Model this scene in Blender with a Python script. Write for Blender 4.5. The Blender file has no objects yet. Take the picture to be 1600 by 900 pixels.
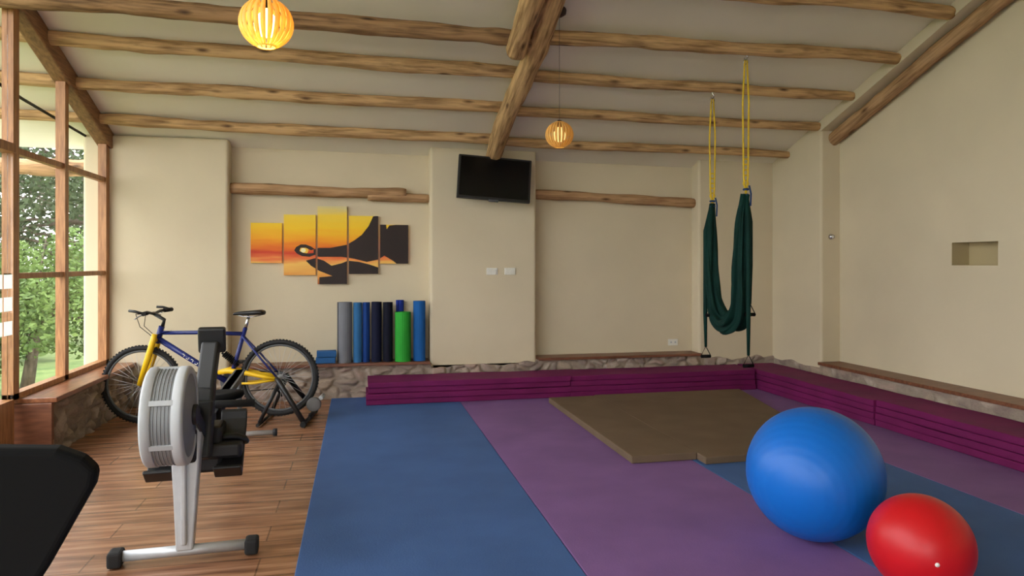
import bpy, bmesh, math, random
from mathutils import Vector, Matrix, Euler, noise
from mathutils.geometry import tessellate_polygon
random.seed(7)
S=bpy.context.scene
COL=S.collection

def lin(c):
    o=[]
    for x in c[:3]:
        x=x/255.0
        o.append(x/12.92 if x<=0.04045 else ((x+0.055)/1.055)**2.4)
    return (o[0],o[1],o[2],1.0)

def M(name,col,rough=.6,metal=0.0,var=.08,scale=6,bump=0.0,bscale=40,stretch=(1,1,1),col2=None,emit=0,spec=.5,detail=4,lo=.3,hi=.7,transl=0):
    m=bpy.data.materials.new(name); m.use_nodes=True
    nt=m.node_tree; N=nt.nodes; L=nt.links
    b=N["Principled BSDF"]
    b.inputs["Roughness"].default_value=rough; b.inputs["Metallic"].default_value=metal
    b.inputs["Specular IOR Level"].default_value=spec
    tc=N.new("ShaderNodeTexCoord"); mp=N.new("ShaderNodeMapping"); mp.inputs["Scale"].default_value=stretch
    L.new(tc.outputs["Object"],mp.inputs["Vector"])
    nz=N.new("ShaderNodeTexNoise"); nz.inputs["Scale"].default_value=scale; nz.inputs["Detail"].default_value=detail
    L.new(mp.outputs[0],nz.inputs["Vector"])
    cr=N.new("ShaderNodeValToRGB"); L.new(nz.outputs["Fac"],cr.inputs["Fac"])
    a=lin(col)
    if col2: c1,c2=a,lin(col2)
    else:
        c1=tuple(x*(1-var) for x in a[:3])+(1,); c2=tuple(min(1,x*(1+var)) for x in a[:3])+(1,)
    cr.color_ramp.elements[0].color=c1; cr.color_ramp.elements[1].color=c2
    cr.color_ramp.elements[0].position=lo; cr.color_ramp.elements[1].position=hi
    L.new(cr.outputs["Color"],b.inputs["Base Color"])
    if emit:
        L.new(cr.outputs["Color"],b.inputs["Emission Color"]); b.inputs["Emission Strength"].default_value=emit
    if transl:
        t=N.new("ShaderNodeBsdfTranslucent"); L.new(cr.outputs["Color"],t.inputs["Color"]); x=N.new("ShaderNodeMixShader"); x.inputs[0].default_value=transl
        L.new(b.outputs[0],x.inputs[1]); L.new(t.outputs[0],x.inputs[2]); L.new(x.outputs[0],N["Material Output"].inputs["Surface"])
    if bump:
        n2=N.new("ShaderNodeTexNoise"); n2.inputs["Scale"].default_value=bscale; n2.inputs["Detail"].default_value=5
        L.new(mp.outputs[0],n2.inputs["Vector"])
        bp=N.new("ShaderNodeBump"); bp.inputs["Strength"].default_value=bump; bp.inputs["Distance"].default_value=.01
        L.new(n2.outputs["Fac"],bp.inputs["Height"]); L.new(bp.outputs[0],b.inputs["Normal"])
    return m

def logmat(name,c1,c2,knot=(96,68,46)):
    m=bpy.data.materials.new(name); m.use_nodes=True
    nt=m.node_tree; N=nt.nodes; L=nt.links; b=N["Principled BSDF"]
    b.inputs["Roughness"].default_value=.75; b.inputs["Specular IOR Level"].default_value=.25
    tc=N.new("ShaderNodeTexCoord")
    def noi(st,sc,det):
        mp=N.new("ShaderNodeMapping"); mp.inputs["Scale"].default_value=st; L.new(tc.outputs["Object"],mp.inputs[0])
        nz=N.new("ShaderNodeTexNoise"); nz.inputs["Scale"].default_value=sc; nz.inputs["Detail"].default_value=det; nz.inputs["Distortion"].default_value=.4
        L.new(mp.outputs[0],nz.inputs["Vector"]); return nz.outputs["Fac"]
    A=noi((1,7,7),2.6,6); B=noi((1.6,26,26),2.0,6)
    ad=N.new("ShaderNodeMath"); ad.operation='ADD'; L.new(A,ad.inputs[0]); L.new(B,ad.inputs[1])
    hf=N.new("ShaderNodeMath"); hf.operation='MULTIPLY'; hf.inputs[1].default_value=.5; L.new(ad.outputs[0],hf.inputs[0])
    cr=N.new("ShaderNodeValToRGB"); cr.color_ramp.elements[0].position=.36; cr.color_ramp.elements[1].position=.58
    cr.color_ramp.elements[0].color=lin(c1); cr.color_ramp.elements[1].color=lin(c2); L.new(hf.outputs[0],cr.inputs[0])
    mp=N.new("ShaderNodeMapping"); mp.inputs["Scale"].default_value=(2.2,7,7); L.new(tc.outputs["Object"],mp.inputs[0])
    v=N.new("ShaderNodeTexVoronoi"); v.inputs["Scale"].default_value=1.3; L.new(mp.outputs[0],v.inputs["Vector"])
    k=N.new("ShaderNodeValToRGB"); k.color_ramp.elements[0].position=.05; k.color_ramp.elements[1].position=.2
    k.color_ramp.elements[0].color=(1,1,1,1); k.color_ramp.elements[1].color=(0,0,0,1); L.new(v.outputs["Distance"],k.inputs[0])
    mx=N.new("ShaderNodeMix"); mx.data_type='RGBA'; L.new(k.outputs[0],mx.inputs[0]); L.new(cr.outputs[0],mx.inputs[6]); mx.inputs[7].default_value=lin(knot)
    L.new(mx.outputs[2],b.inputs["Base Color"])
    bp=N.new("ShaderNodeBump"); bp.inputs["Strength"].default_value=.6; bp.inputs["Distance"].default_value=.010
    L.new(hf.outputs[0],bp.inputs["Height"]); L.new(bp.outputs[0],b.inputs["Normal"])
    return m

# ------------------------------------------------ mesh builder
class MB:
    def __init__(s): s.v=[]; s.f=[]; s.m=[]; s.sm=[]
    def add(s,vs,fs,mi=0,smooth=False):
        o=len(s.v); s.v+= [tuple(v) for v in vs]
        for f in fs:
            s.f.append(tuple(i+o for i in f)); s.m.append(mi); s.sm.append(smooth)
    def box(s,x0,x1,y0,y1,z0,z1,mi=0,mat=None):
        vs=[Vector(p) for p in ((x0,y0,z0),(x1,y0,z0),(x1,y1,z0),(x0,y1,z0),(x0,y0,z1),(x1,y0,z1),(x1,y1,z1),(x0,y1,z1))]
        if mat: vs=[mat@v for v in vs]
        s.add(vs,[(0,3,2,1),(4,5,6,7),(0,1,5,4),(1,2,6,5),(2,3,7,6),(3,0,4,7)],mi)
    def obox(s,c,size,rot=(0,0,0),mi=0):
        m=Matrix.Translation(c)@Euler(rot).to_matrix().to_4x4(); a,b,d=[q/2 for q in size]
        s.box(-a,a,-b,b,-d,d,mi,m)
    def prism(s,poly,a,b,axis='X',mi=0):
        n=len(poly)
        def P(t,p):
            if axis=='X': return (t,p[0],p[1])
            if axis=='Y': return (p[0],t,p[1])
            return (p[0],p[1],t)
        vs=[P(a,p) for p in poly]+[P(b,p) for p in poly]
        fs=[tuple(range(n)),tuple(range(2*n-1,n-1,-1))]+[(i,i+n,(i+1)%n+n,(i+1)%n) for i in range(n)]
        s.add(vs,fs,mi)
    def tube(s,pts,r,n=10,mi=0,cap=True,closed=False,fold=None,flat=None,smooth=True):
        pts=[Vector(p) for p in pts]; k=len(pts)
        rs=r if isinstance(r,(list,tuple)) else [r]*k
        t0=(pts[1]-pts[0]).normalized()
        up=Vector((0,0,1)) if abs(t0.z)<.9 else Vector((1,0,0))
        nrm=(up-t0*up.dot(t0)).normalized()
        vs=[];
        for i,p in enumerate(pts):
            if closed: t=(pts[(i+1)%k]-pts[i-1]).normalized()
            elif i==0: t=t0
            elif i==k-1: t=(pts[i]-pts[i-1]).normalized()
            else: t=(pts[i+1]-pts[i-1]).normalized()
            nrm=(nrm-t*nrm.dot(t)).normalized(); bn=t.cross(nrm)
            for j in range(n):
                a=2*math.pi*j/n; q=rs[i]*(fold(i,a) if fold else 1)
                fl=flat if flat else 1
                vs.append(p+nrm*math.cos(a)*q*fl+bn*math.sin(a)*q)
        fs=[]
        rng=k if closed else k-1
        for i in range(rng):
            for j in range(n):
                i2=(i+1)%k
                fs.append((i*n+j,i*n+(j+1)%n,i2*n+(j+1)%n,i2*n+j))
        s.add(vs,fs,mi,smooth)
        if cap and not closed:
            o=len(s.v)-k*n
            s.f.append(tuple(o+j for j in range(n-1,-1,-1))); s.m.append(mi); s.sm.append(False)
            s.f.append(tuple(o+(k-1)*n+j for j in range(n))); s.m.append(mi); s.sm.append(False)
    def torus(s,c,ax,R,r,n=40,m=10,mi=0,flat=None):
        ax=Vector(ax).normalized(); u=ax.orthogonal().normalized(); w=ax.cross(u); c=Vector(c)
        s.tube([c+u*R*math.cos(2*math.pi*i/n)+w*R*math.sin(2*math.pi*i/n) for i in range(n)],r,m,mi,closed=True,flat=flat)
    def lathe(s,prof,c=(0,0,0),ax=(0,0,1),n=32,mi=0,smooth=True):
        ax=Vector(ax).normalized(); u=ax.orthogonal().normalized(); w=ax.cross(u); c=Vector(c)
        vs=[];k=len(prof)
        for (r,z) in prof:
            for j in range(n):
                a=2*math.pi*j/n; vs.append(c+ax*z+(u*math.cos(a)+w*math.sin(a))*max(r,1e-5))
        fs=[(i*n+j,i*n+(j+1)%n,(i+1)*n+(j+1)%n,(i+1)*n+j) for i in range(k-1) for j in range(n)]
        s.add(vs,fs,mi,smooth)
    def cyl(s,p0,p1,r,n=16,mi=0): s.tube([p0,p1],r,n,mi)
    def obj(s,name,mats,parent=None,bevel=0,label=None,cat=None,struct=False,group=None,subsurf=0,seg=2):
        me=bpy.data.meshes.new(name); me.from_pydata(s.v,[],s.f); 
        if not isinstance(mats,(list,tuple)): mats=[mats]
        for m in mats: me.materials.append(m)
        for p,mi,sm in zip(me.polygons,s.m,s.sm): p.material_index=mi; p.use_smooth=sm
        bm=bmesh.new(); bm.from_mesh(me); bmesh.ops.recalc_face_normals(bm,faces=bm.faces[:]); bm.to_mesh(me); bm.free()
        me.update()
        o=bpy.data.objects.new(name,me); COL.objects.link(o)
        if parent: o.parent=parent
        if bevel:
            b=o.modifiers.new("bevel",'BEVEL'); b.width=bevel; b.segments=seg; b.limit_method='ANGLE'; b.angle_limit=math.radians(40)
        if subsurf:
            q=o.modifiers.new("sub",'SUBSURF'); q.levels=subsurf; q.render_levels=subsurf
        if label: o["label"]=label
        if cat: o["category"]=cat
        if struct: o["kind"]="structure"
        if group: o["group"]=group
        return o

def thing(name,label,cat,loc=(0,0,0),rotz=0,group=None,rot=None):
    e=bpy.data.objects.new(name,None); e.empty_display_size=.1; COL.objects.link(e)
    e.location=loc; e.rotation_euler=rot if rot else (0,0,rotz)
    e["label"]=label; e["category"]=cat
    if group: e["group"]=group
    return e

# ------------------------------------------------ materials
PLASTER=M("cream_plaster",(213,200,172),.9,var=.05,scale=1.2,bump=.25,bscale=9,spec=.2)
CEIL=M("ceiling_plaster",(234,227,210),.95,var=.03,scale=1.5,bump=.2,bscale=7,spec=.1)
NICHE_SHADE=M("niche_plaster_shaded",(184,168,130),.9,var=.05,scale=2,bump=.2,bscale=9,spec=.2)  # wall plaster darkened so the recess shade is painted into the niche
LOG=logmat("peeled_log",(128,96,64),(208,170,122))
LOGD=logmat("peeled_log_dark",(88,64,44),(166,130,92),(70,50,36))
LOGR=logmat("brown_log",(132,98,68),(192,154,114))
WINWOOD=M("window_wood",(140,92,52),.45,scale=4,stretch=(14,14,1.5),col2=(190,136,86))
BEAMW=M("beam_wood",(108,74,46),.6,scale=4,stretch=(14,1.5,14),col2=(156,112,72))
SILLW=M("sill_wood",(98,58,40),.4,scale=4,stretch=(1.5,10,10),col2=(134,86,60))
SILLL=M("sill_wood_light",(112,66,42),.3,scale=4,stretch=(10,1.5,10),col2=(158,102,66))
BLUEMAT=M("blue_foam_mat",(66,98,150),.75,var=.10,scale=2.5,bump=.15,bscale=120,spec=.3)
PURPMAT=M("purple_foam_mat",(126,92,144),.75,var=.10,scale=2.5,bump=.15,bscale=120,spec=.3)
VINYL=M("plum_vinyl",(112,24,82),.7,var=.16,scale=3,bump=.15,bscale=14,spec=.25)
BROWN=M("brown_felt",(114,96,78),.9,var=.08,scale=4,bump=.2,bscale=200,spec=.1)
BLACK=M("black_plastic",(22,22,24),.45,var=.1)
BLACKM=M("black_matte",(12,12,13),.85,var=.1,spec=.2)
RUB=M("black_rubber",(26,26,27),.8,var=.1)
SILVER=M("brushed_aluminium",(190,192,194),.4,metal=.4,var=.05,scale=20)
LGREY=M("light_grey_plastic",(184,187,190),.5,var=.03)
DGREY=M("dark_grey_plastic",(84,86,88),.55,var=.08)
CHROME=M("chrome",(200,200,205),.2,metal=1,var=.02)
YEL=M("yellow_paint",(232,188,24),.35,var=.05)
BLU=M("blue_paint",(28,40,108),.35,var=.08)
WHITE=M("white_plastic",(230,228,218),.5,var=.02)
GREENF=M("dark_green_fabric",(10,46,40),.8,var=.25,scale=8,spec=.2)
YSTRAP=M("yellow_strap",(226,190,40),.8,var=.08,scale=30)
BSTRAP=M("blue_strap",(20,60,110),.8,var=.08,scale=30)
CORD=M("brown_cord",(96,84,74),.8,var=.05)

def floor_mat():
    m=bpy.data.materials.new("wood_tile_floor"); m.use_nodes=True
    nt=m.node_tree;N=nt.nodes;L=nt.links;b=N["Principled BSDF"]
    tc=N.new("ShaderNodeTexCoord")
    br=N.new("ShaderNodeTexBrick"); br.inputs["Scale"].default_value=1
    br.inputs["Brick Width"].default_value=1.2; br.inputs["Row Height"].default_value=.2
    br.inputs["Mortar Size"].default_value=.004; br.offset=.37
    br.inputs["Color1"].default_value=(.38,.38,.38,1); br.inputs["Color2"].default_value=(.68,.68,.68,1); br.inputs["Mortar"].default_value=(.0,.0,.0,1)
    L.new(tc.outputs["Object"],br.inputs["Vector"])
    mp=N.new("ShaderNodeMapping"); mp.inputs["Scale"].default_value=(1.2,12,1)
    L.new(tc.outputs["Object"],mp.inputs["Vector"])
    nz=N.new("ShaderNodeTexNoise"); nz.inputs["Scale"].default_value=1.9; nz.inputs["Detail"].default_value=7
    L.new(mp.outputs[0],nz.inputs["Vector"])
    cr=N.new("ShaderNodeValToRGB"); e=cr.color_ramp.elements
    e[0].position=.3;e[0].color=lin((106,70,50)); e[1].position=.72;e[1].color=lin((180,136,106))
    mid=cr.color_ramp.elements.new(.5); mid.color=lin((146,102,74))
    L.new(nz.outputs["Fac"],cr.inputs["Fac"])
    mx=N.new("ShaderNodeMix"); mx.data_type='RGBA'; mx.blend_type='OVERLAY'; mx.inputs[0].default_value=.5
    L.new(cr.outputs["Color"],mx.inputs[6]); L.new(br.outputs["Color"],mx.inputs[7])
    L.new(mx.outputs[2],b.inputs["Base Color"]); b.inputs["Roughness"].default_value=.26
    bp=N.new("ShaderNodeBump"); bp.inputs["Strength"].default_value=.4; bp.inputs["Distance"].default_value=.003; bp.invert=True
    L.new(br.outputs["Fac"],bp.inputs["Height"]); L.new(bp.outputs[0],b.inputs["Normal"])
    return m
FLOORM=floor_mat()

def stone_mat():
    m=bpy.data.materials.new("river_stone_masonry"); m.use_nodes=True
    nt=m.node_tree;N=nt.nodes;L=nt.links;b=N["Principled BSDF"]
    at=N.new("ShaderNodeAttribute"); at.attribute_name="col"
    nz=N.new("ShaderNodeTexNoise"); nz.inputs["Scale"].default_value=26; nz.inputs["Detail"].default_value=6
    mx=N.new("ShaderNodeMix"); mx.data_type='RGBA'; mx.blend_type='MULTIPLY'; mx.inputs[0].default_value=.45
    cr=N.new("ShaderNodeValToRGB"); cr.color_ramp.elements[0].position=.25; cr.color_ramp.elements[0].color=(.5,.5,.5,1); cr.color_ramp.elements[1].position=.6
    L.new(nz.outputs["Fac"],cr.inputs["Fac"]); L.new(at.outputs["Color"],mx.inputs[6]); L.new(cr.outputs["Color"],mx.inputs[7])
    L.new(mx.outputs[2],b.inputs["Base Color"]); b.inputs["Roughness"].default_value=.9
    bp=N.new("ShaderNodeBump"); bp.inputs["Strength"].default_value=.5; bp.inputs["Distance"].default_value=.01
    L.new(nz.outputs["Fac"],bp.inputs["Height"]); L.new(bp.outputs[0],b.inputs["Normal"])
    return m
STONE=stone_mat()

def glass_mat():
    m=bpy.data.materials.new("window_glass"); m.use_nodes=True
    nt=m.node_tree;N=nt.nodes;L=nt.links; N.remove(N["Principled BSDF"])
    t=N.new("ShaderNodeBsdfTransparent"); g=N.new("ShaderNodeBsdfGlossy"); g.inputs["Roughness"].default_value=.02
    x=N.new("ShaderNodeMixShader"); x.inputs[0].default_value=.04
    L.new(t.outputs[0],x.inputs[1]); L.new(g.outputs[0],x.inputs[2]); L.new(x.outputs[0],N["Material Output"].inputs["Surface"])
    return m
GLASS=glass_mat()

# ------------------------------------------------ room constants
YW=7.25; YR=7.43; XR=4.62; XRR=4.84; XL=-2.33; YRIDGE=1.2; YF=-2.5
def cz(y,x=4.62):
    yy=y if y>YRIDGE else 2*YRIDGE-y
    return 2.50+.37*(YW-yy)+.013*(4.62-x)

mb=MB(); mb.box(-2.45,5.0,YF-.1,7.6,-.15,0); mb.obj("floor",FLOORM,struct=True)

mb=MB()
for (ya,yb) in ((7.6,YRIDGE),(YRIDGE,YF-.3)):
    xs=(-3.3,5.0)
    vs=[(x,y,cz(y,x)+dz) for dz in (0,.12) for y in (ya,yb) for x in xs]
    mb.add(vs,[(0,1,3,2),(4,6,7,5),(0,4,5,1),(2,3,7,6),(0,2,6,4),(1,5,7,3)])
mb.obj("ceiling",CEIL,struct=True)

mb=MB()
mb.box(-2.52,5.0,YR,7.62,0,2.56)
for a,b in ((-2.52,-1.243),(.707,1.833),(3.706,5.0)): mb.box(a,b,YW,YR+.02,0,2.56)
mb.box(-1.3,3.8,YW,YR+.02,0,.335)
mb.obj("wall_back",PLASTER,struct=True,bevel=.03,seg=4)

mb=MB()
def rp(x0,x1,y0,y1,z0,mi=0): mb.prism([(y0,z0),(y1,z0),(y1,cz(y1,5)+.05),(y0,cz(y0,5)+.05)],x0,x1,'X',mi)
n0,n1,nz0,nz1=4.54,4.98,1.335,1.525
rp(XRR,5.15,n1,7.6,0); rp(XRR,5.15,YRIDGE,n0,0); rp(XRR,5.15,YF,YRIDGE,0); rp(XRR,5.15,n0,n1,nz1)
mb.box(XRR,5.15,n0,n1,0,nz0)
nd=.17
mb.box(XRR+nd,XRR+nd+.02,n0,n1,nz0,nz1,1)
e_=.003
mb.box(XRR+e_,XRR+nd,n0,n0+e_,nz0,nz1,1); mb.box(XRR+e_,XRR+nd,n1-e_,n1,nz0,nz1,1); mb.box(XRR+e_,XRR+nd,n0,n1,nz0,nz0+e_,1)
mb.box(XR,XRR+.02,YF,6.4,0,.32)
for ya,yb in ((6.4,YRIDGE),(YRIDGE,YF)):
    mb.prism([(ya,cz(ya)-.11),(yb,cz(yb)-.11),(yb,cz(yb)+.05),(ya,cz(ya)+.05)],XR,XRR+.02,'X')
mb.obj("wall_right",[PLASTER,NICHE_SHADE],struct=True)
mb=MB(); mb.prism([(6.38,0),(7.4,0),(7.4,cz(7.4)+.04),(6.38,cz(6.38)+.04)],XR,XRR+.05,'X')
mb.obj("wall_right_pilaster",PLASTER,struct=True,bevel=.025,seg=4)

FXR=.6  # right edge of the unseen opening, sized to balance fill daylight
mb=MB()
for a,b in ((-2.45,-1.9),(FXR,5.0)): mb.box(a,b,YF-.15,YF,0,2.5)
mb.box(-2.45,5,YF-.15,YF,2.5,cz(YF)+.06)
mb.obj("wall_front",PLASTER,struct=True)
mb=MB()
for x in (-1.9,-.68,FXR-.06): mb.box(x,x+.06,YF-.1,YF-.04,0,2.5)
mb.box(-1.9,FXR,YF-.1,YF-.04,2.43,2.5); mb.box(-1.9,FXR,YF-.1,YF-.04,0,.08)
mb.box(-1.9,FXR,YF-.075,YF-.07,0,2.5,1)
mb.obj("window_4_added_fill",[WINWOOD,GLASS],struct=True)  # unseen glazing added behind the camera to let in fill daylight

mb=MB(); mb.box(-1.235,.70,7.165,YR,.33,.357); mb.obj("trim_1",SILLW,struct=True,bevel=.004)
mb=MB(); mb.box(1.84,3.70,7.165,YR,.33,.357); mb.obj("trim_2",SILLW,struct=True,bevel=.004)
mb=MB(); mb.box(XR-.045,XRR,YF,6.375,.315,.345); mb.obj("trim_3",SILLW,struct=True,bevel=.004)

def stone_strip(name,origin,du,length,nrm,height,depth,topfn,seed,dark=1.0,step=.014):
    mb=MB()
    nu=int(length/step); nv=int(height/step)+1
    o=Vector(origin); du=Vector(du); nr=Vector(nrm)
    vs=[];cols=[]
    pal=[(188,170,154),(168,148,136),(160,142,130),(194,178,162),(150,132,122),(178,154,140),(184,164,144),(144,128,118)]
    for j in range(nv+2):
        for i in range(nu+1):
            u=i*length/nu; H=topfn(u)
            zz=min(j,nv)/nv*H
            p=Vector((u*7.0+seed,zz*10.5,seed*.37))
            w=p+Vector((noise.noise(p*1.1)*.4,noise.noise(p*1.1+Vector((9,3,1)))*.4,0))
            d,pts=noise.voronoi(w)
            e=d[1]-d[0]; t=min(1,max(0,(e-.02)/.24)); t=t*t*(3-2*t)
            off=depth*.35+depth*.65*t*(.75+.25*math.sin(pts[0].x*5+pts[0].y*9))+.006*noise.noise(p*3)
            if j==nv+1: off=0
            vs.append(o+du*u+nr*off+Vector((0,0,zz)))
            c=pal[int(abs(math.sin(pts[0].x*12.9+pts[0].y*78.2)*9973))%len(pal)]
            mo=(166,150,134)
            cols.append(tuple(lin(tuple(dark*(mo[k]*(1-t)+c[k]*t) for k in range(3)))))
    fs=[(j*(nu+1)+i,j*(nu+1)+i+1,(j+1)*(nu+1)+i+1,(j+1)*(nu+1)+i) for j in range(nv+1) for i in range(nu)]
    mb.add(vs,fs,0,True)
    ob=mb.obj(name,STONE,struct=True)
    ca=ob.data.color_attributes.new("col",'FLOAT_COLOR','POINT')
    for k,c in enumerate(cols): ca.data[k].color=c
    return ob
def topback(u):
    x=-2.08+u
    if -1.25<x<.72 or 1.82<x<3.72: return .328
    return .29+.05*noise.noise(Vector((u*3.3,2.2,0)))+.03*noise.noise(Vector((u*9,5,0)))
stone_strip("baseboard_back",(-2.08,YW-.002,0),(1,0,0),6.7,(0,-1,0),.33,.05,topback,3.1)
stone_strip("baseboard_left",(-2.14,5.48,0),(0,1,0),1.75,(1,0,0),.385,.055,lambda u:.385,8.3,.88)
stone_strip("baseboard_right",(XR+.002,1.0,0),(0,1,0),6.2,(-1,0,0),.315,.033,lambda u:.314 if u<5.38 else .28+.05*noise.noise(Vector((u*4,9,0))),5.7,.98,.018)
mb=MB(); mb.box(-2.42,-2.14,5.48,7.25,0,.385); mb.box(-2.42,-2.14,YF,4.1,0,.385); mb.obj("wall_left",PLASTER,struct=True)
mb=MB(); mb.box(-2.42,-2.06,5.46,7.245,.385,.42); mb.box(-2.42,-2.06,YF,4.1,.385,.42); mb.obj("trim_4",SILLL,struct=True,bevel=.005)
mb=MB(); mb.box(-2.42,-2.085,5.44,5.478,0,.384); mb.obj("trim_5",SILLW,struct=True,bevel=.004)

def window(name,y0,y1,z0,bars,post0=.1,post1=.08,inner=()):
    mb=MB()
    X0,X1=-2.365,-2.295
    def post(y,w):
        mb.prism([(y,z0),(y+w,z0),(y+w,cz(y+w,XL)),(y,cz(y,XL))],X0,X1,'X')
    post(y0,post0); post(y1-post1,post1)
    for yy in inner: post(yy,.07)
    for z,h in bars: mb.box(X0+.012,X1-.012,y0,y1,z-h/2,z+h/2)
    mb.box(X0,X1,y0,y1,z0,z0+.04)
    mb.prism([(y0,z0),(y1,z0),(y1,cz(y1,XL)-.01),(y0,cz(y0,XL)-.01)],XL-.003,XL+.003,'X',1)
    return mb.obj(name,[WINWOOD,GLASS],struct=True)
window("window_1",5.38,7.25,.42,((2.13,.045),(1.265,.04)),.085,.08,(6.24,))
window("window_2",2.1,4.2,.42,((2.13,.055),(1.265,.05)),.1,.1,(3.1,))
window("window_3",-2.5,2.1,.42,((2.13,.055),(1.265,.05)),.1,.1,(-1.3,-.2,1.0))
mb=MB()
mb.box(-2.385,-2.275,4.2,5.38,2.10,2.16)
mb.box(-2.37,-2.29,4.2,5.38,0,.43)
mb.box(-2.333,-2.327,4.2,5.38,.43,2.9,1)
mb.obj("window_5",[WINWOOD,GLASS],struct=True)
mb=MB(); mb.box(-2.212,-2.200,4.25,5.15,.02,2.06); 
d1=mb.obj("door_1",GLASS,struct=True)
FROST=M("frosted_film",(246,250,248),.6,var=.01,transl=.6)
mb=MB()
for z in (1.235,1.09,.935):
    for y in (5.03,4.90,4.77): mb.box(-2.199,-2.196,y,y+.105,z-.045,z+.045)
mb.obj("door_1_frosted_squares",FROST,parent=d1,label="white frosted square stickers")

# ------------------------------------------------ logs
def log(name,p0,p1,r,mat,label,seed,group=None,taper=.0,wob=.016,cat="wooden beam"):
    p0=Vector(p0);p1=Vector(p1);Ln=(p1-p0).length
    k=max(8,int(Ln/.04)); n=18
    mb=MB(); vs=[]
    for i in range(k+1):
        x=Ln*i/k; sp=x*.9+seed*13.7
        cy=wob*noise.noise(Vector((sp,1.3,0)))*2; czz=wob*noise.noise(Vector((sp,7.7,3)))*1.6
        rr=r*(1-taper*i/k)*(1+.16*noise.noise(Vector((x*2.1+seed,4,9)))+.09*noise.noise(Vector((x*6+seed,4,2))))
        e=min(x,Ln-x); 
        if e<.001: rr*=.9
        for j in range(n):
            a=2*math.pi*j/n
            q=rr*(1+.12*noise.noise(Vector((x*1.2+seed,math.cos(a)*1.4,math.sin(a)*1.4)))+.10*noise.noise(Vector((x*4.5,math.cos(a)*3+seed,math.sin(a)*3)))+.06*noise.noise(Vector((x*2,math.cos(a)*9+seed,math.sin(a)*9))))
            vs.append((x,cy+q*math.cos(a),czz+q*math.sin(a)))
    fs=[(i*n+j,i*n+(j+1)%n,(i+1)*n+(j+1)%n,(i+1)*n+j) for i in range(k) for j in range(n)]
    mb.add(vs,fs,0,True)
    mb.f+=[tuple(range(n-1,-1,-1)),tuple(k*n+j for j in range(n))]; mb.m+=[0,0]; mb.sm+=[False,False]
    o=mb.obj(name,mat,label=label,cat=cat,group=group)
    o.matrix_world=Matrix.Translation(p0)@(p1-p0).to_track_quat('X','Z').to_matrix().to_4x4()
    return o
G1="roof purlin logs"
pur=[(6.96,.050,LOG,0,0),(6.43,.052,LOG,0,0),(5.90,.055,LOG,0,0),(5.327,.062,LOGD,-.11,-.05),(4.752,.062,LOG,-.05,0),(4.18,.066,LOG,0,0),(3.6,.066,LOG,0,0),(3.0,.066,LOG,0,0),(2.4,.066,LOG,0,0)]
for i,(y,r,mt,dl,dm) in enumerate(pur):
    zr=cz(y,4.6)-r*.98
    zm=cz(y,1.4)-r*.98
    zo=cz(y,-3.25)-r*.98
    xm=1.38+.03*(i%2)
    log("ceiling_log",(-3.2,y-.02,zo+dl),(xm,y,zm+dl),r*.95,mt,("dark weathered" if mt is LOGD else "long peeled")+" log running under the white sloped ceiling",i+1,G1,taper=-.08)
    log("ceiling_log",(xm+.0,y,zm-.02+dm),(XR+.01,y,zr),r*.93,LOG,"peeled log under the ceiling ending at the side wall",i+21,G1,taper=.12)
RX=1.33
log("rafter_log",(RX,7.22,cz(7.22,RX)-.14),(RX+.02,4.55,cz(4.55,RX)-.14),.082,LOG,"thick peeled rafter log rising from behind the television",51,"rafter logs",taper=-.12,wob=.022)
log("rafter_log",(RX-.12,5.40,cz(5.40,RX)-.23),(RX-.05,YRIDGE,cz(YRIDGE,RX)-.18),.085,LOG,"thick peeled rafter log lapped beside the lower rafter",57,"rafter logs",wob=.02)
log("rafter_log",(4.76,6.62,cz(6.62)-.185),(4.765,YRIDGE,cz(YRIDGE)-.185),.064,LOGR,"thick brown rafter log along the top of the side wall",63,"rafter logs",wob=.008)
mb=MB()
y0,y1=7.3,YRIDGE
mb.prism([(y0,cz(y0,-2.2)-.16),(y1,cz(y1,-2.2)-.16),(y1,cz(y1,-2.2)-.0),(y0,cz(y0,-2.2)-.0)],-2.385,-2.265,'X')
mb.obj("rafter_beam",BEAMW,label="squared brown timber rafter above the glazed side wall",cat="wooden beam",bevel=.01)
log("lintel_log",(-1.245,7.37,2.09),(.47,7.36,2.07),.055,LOGR,"brown peeled log set across the wall recess above the artwork",71,"recess logs",wob=.01)
log("lintel_log",(.08,7.36,2.035),(.71,7.37,2.03),.045,LOGR,"short peeled log end under the longer recess log",75,"recess logs",wob=.008)
log("lintel_log",(1.83,7.37,2.09),(3.71,7.37,2.04),.052,LOGR,"brown peeled log set across the empty wall recess",79,"recess logs",wob=.012)

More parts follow.
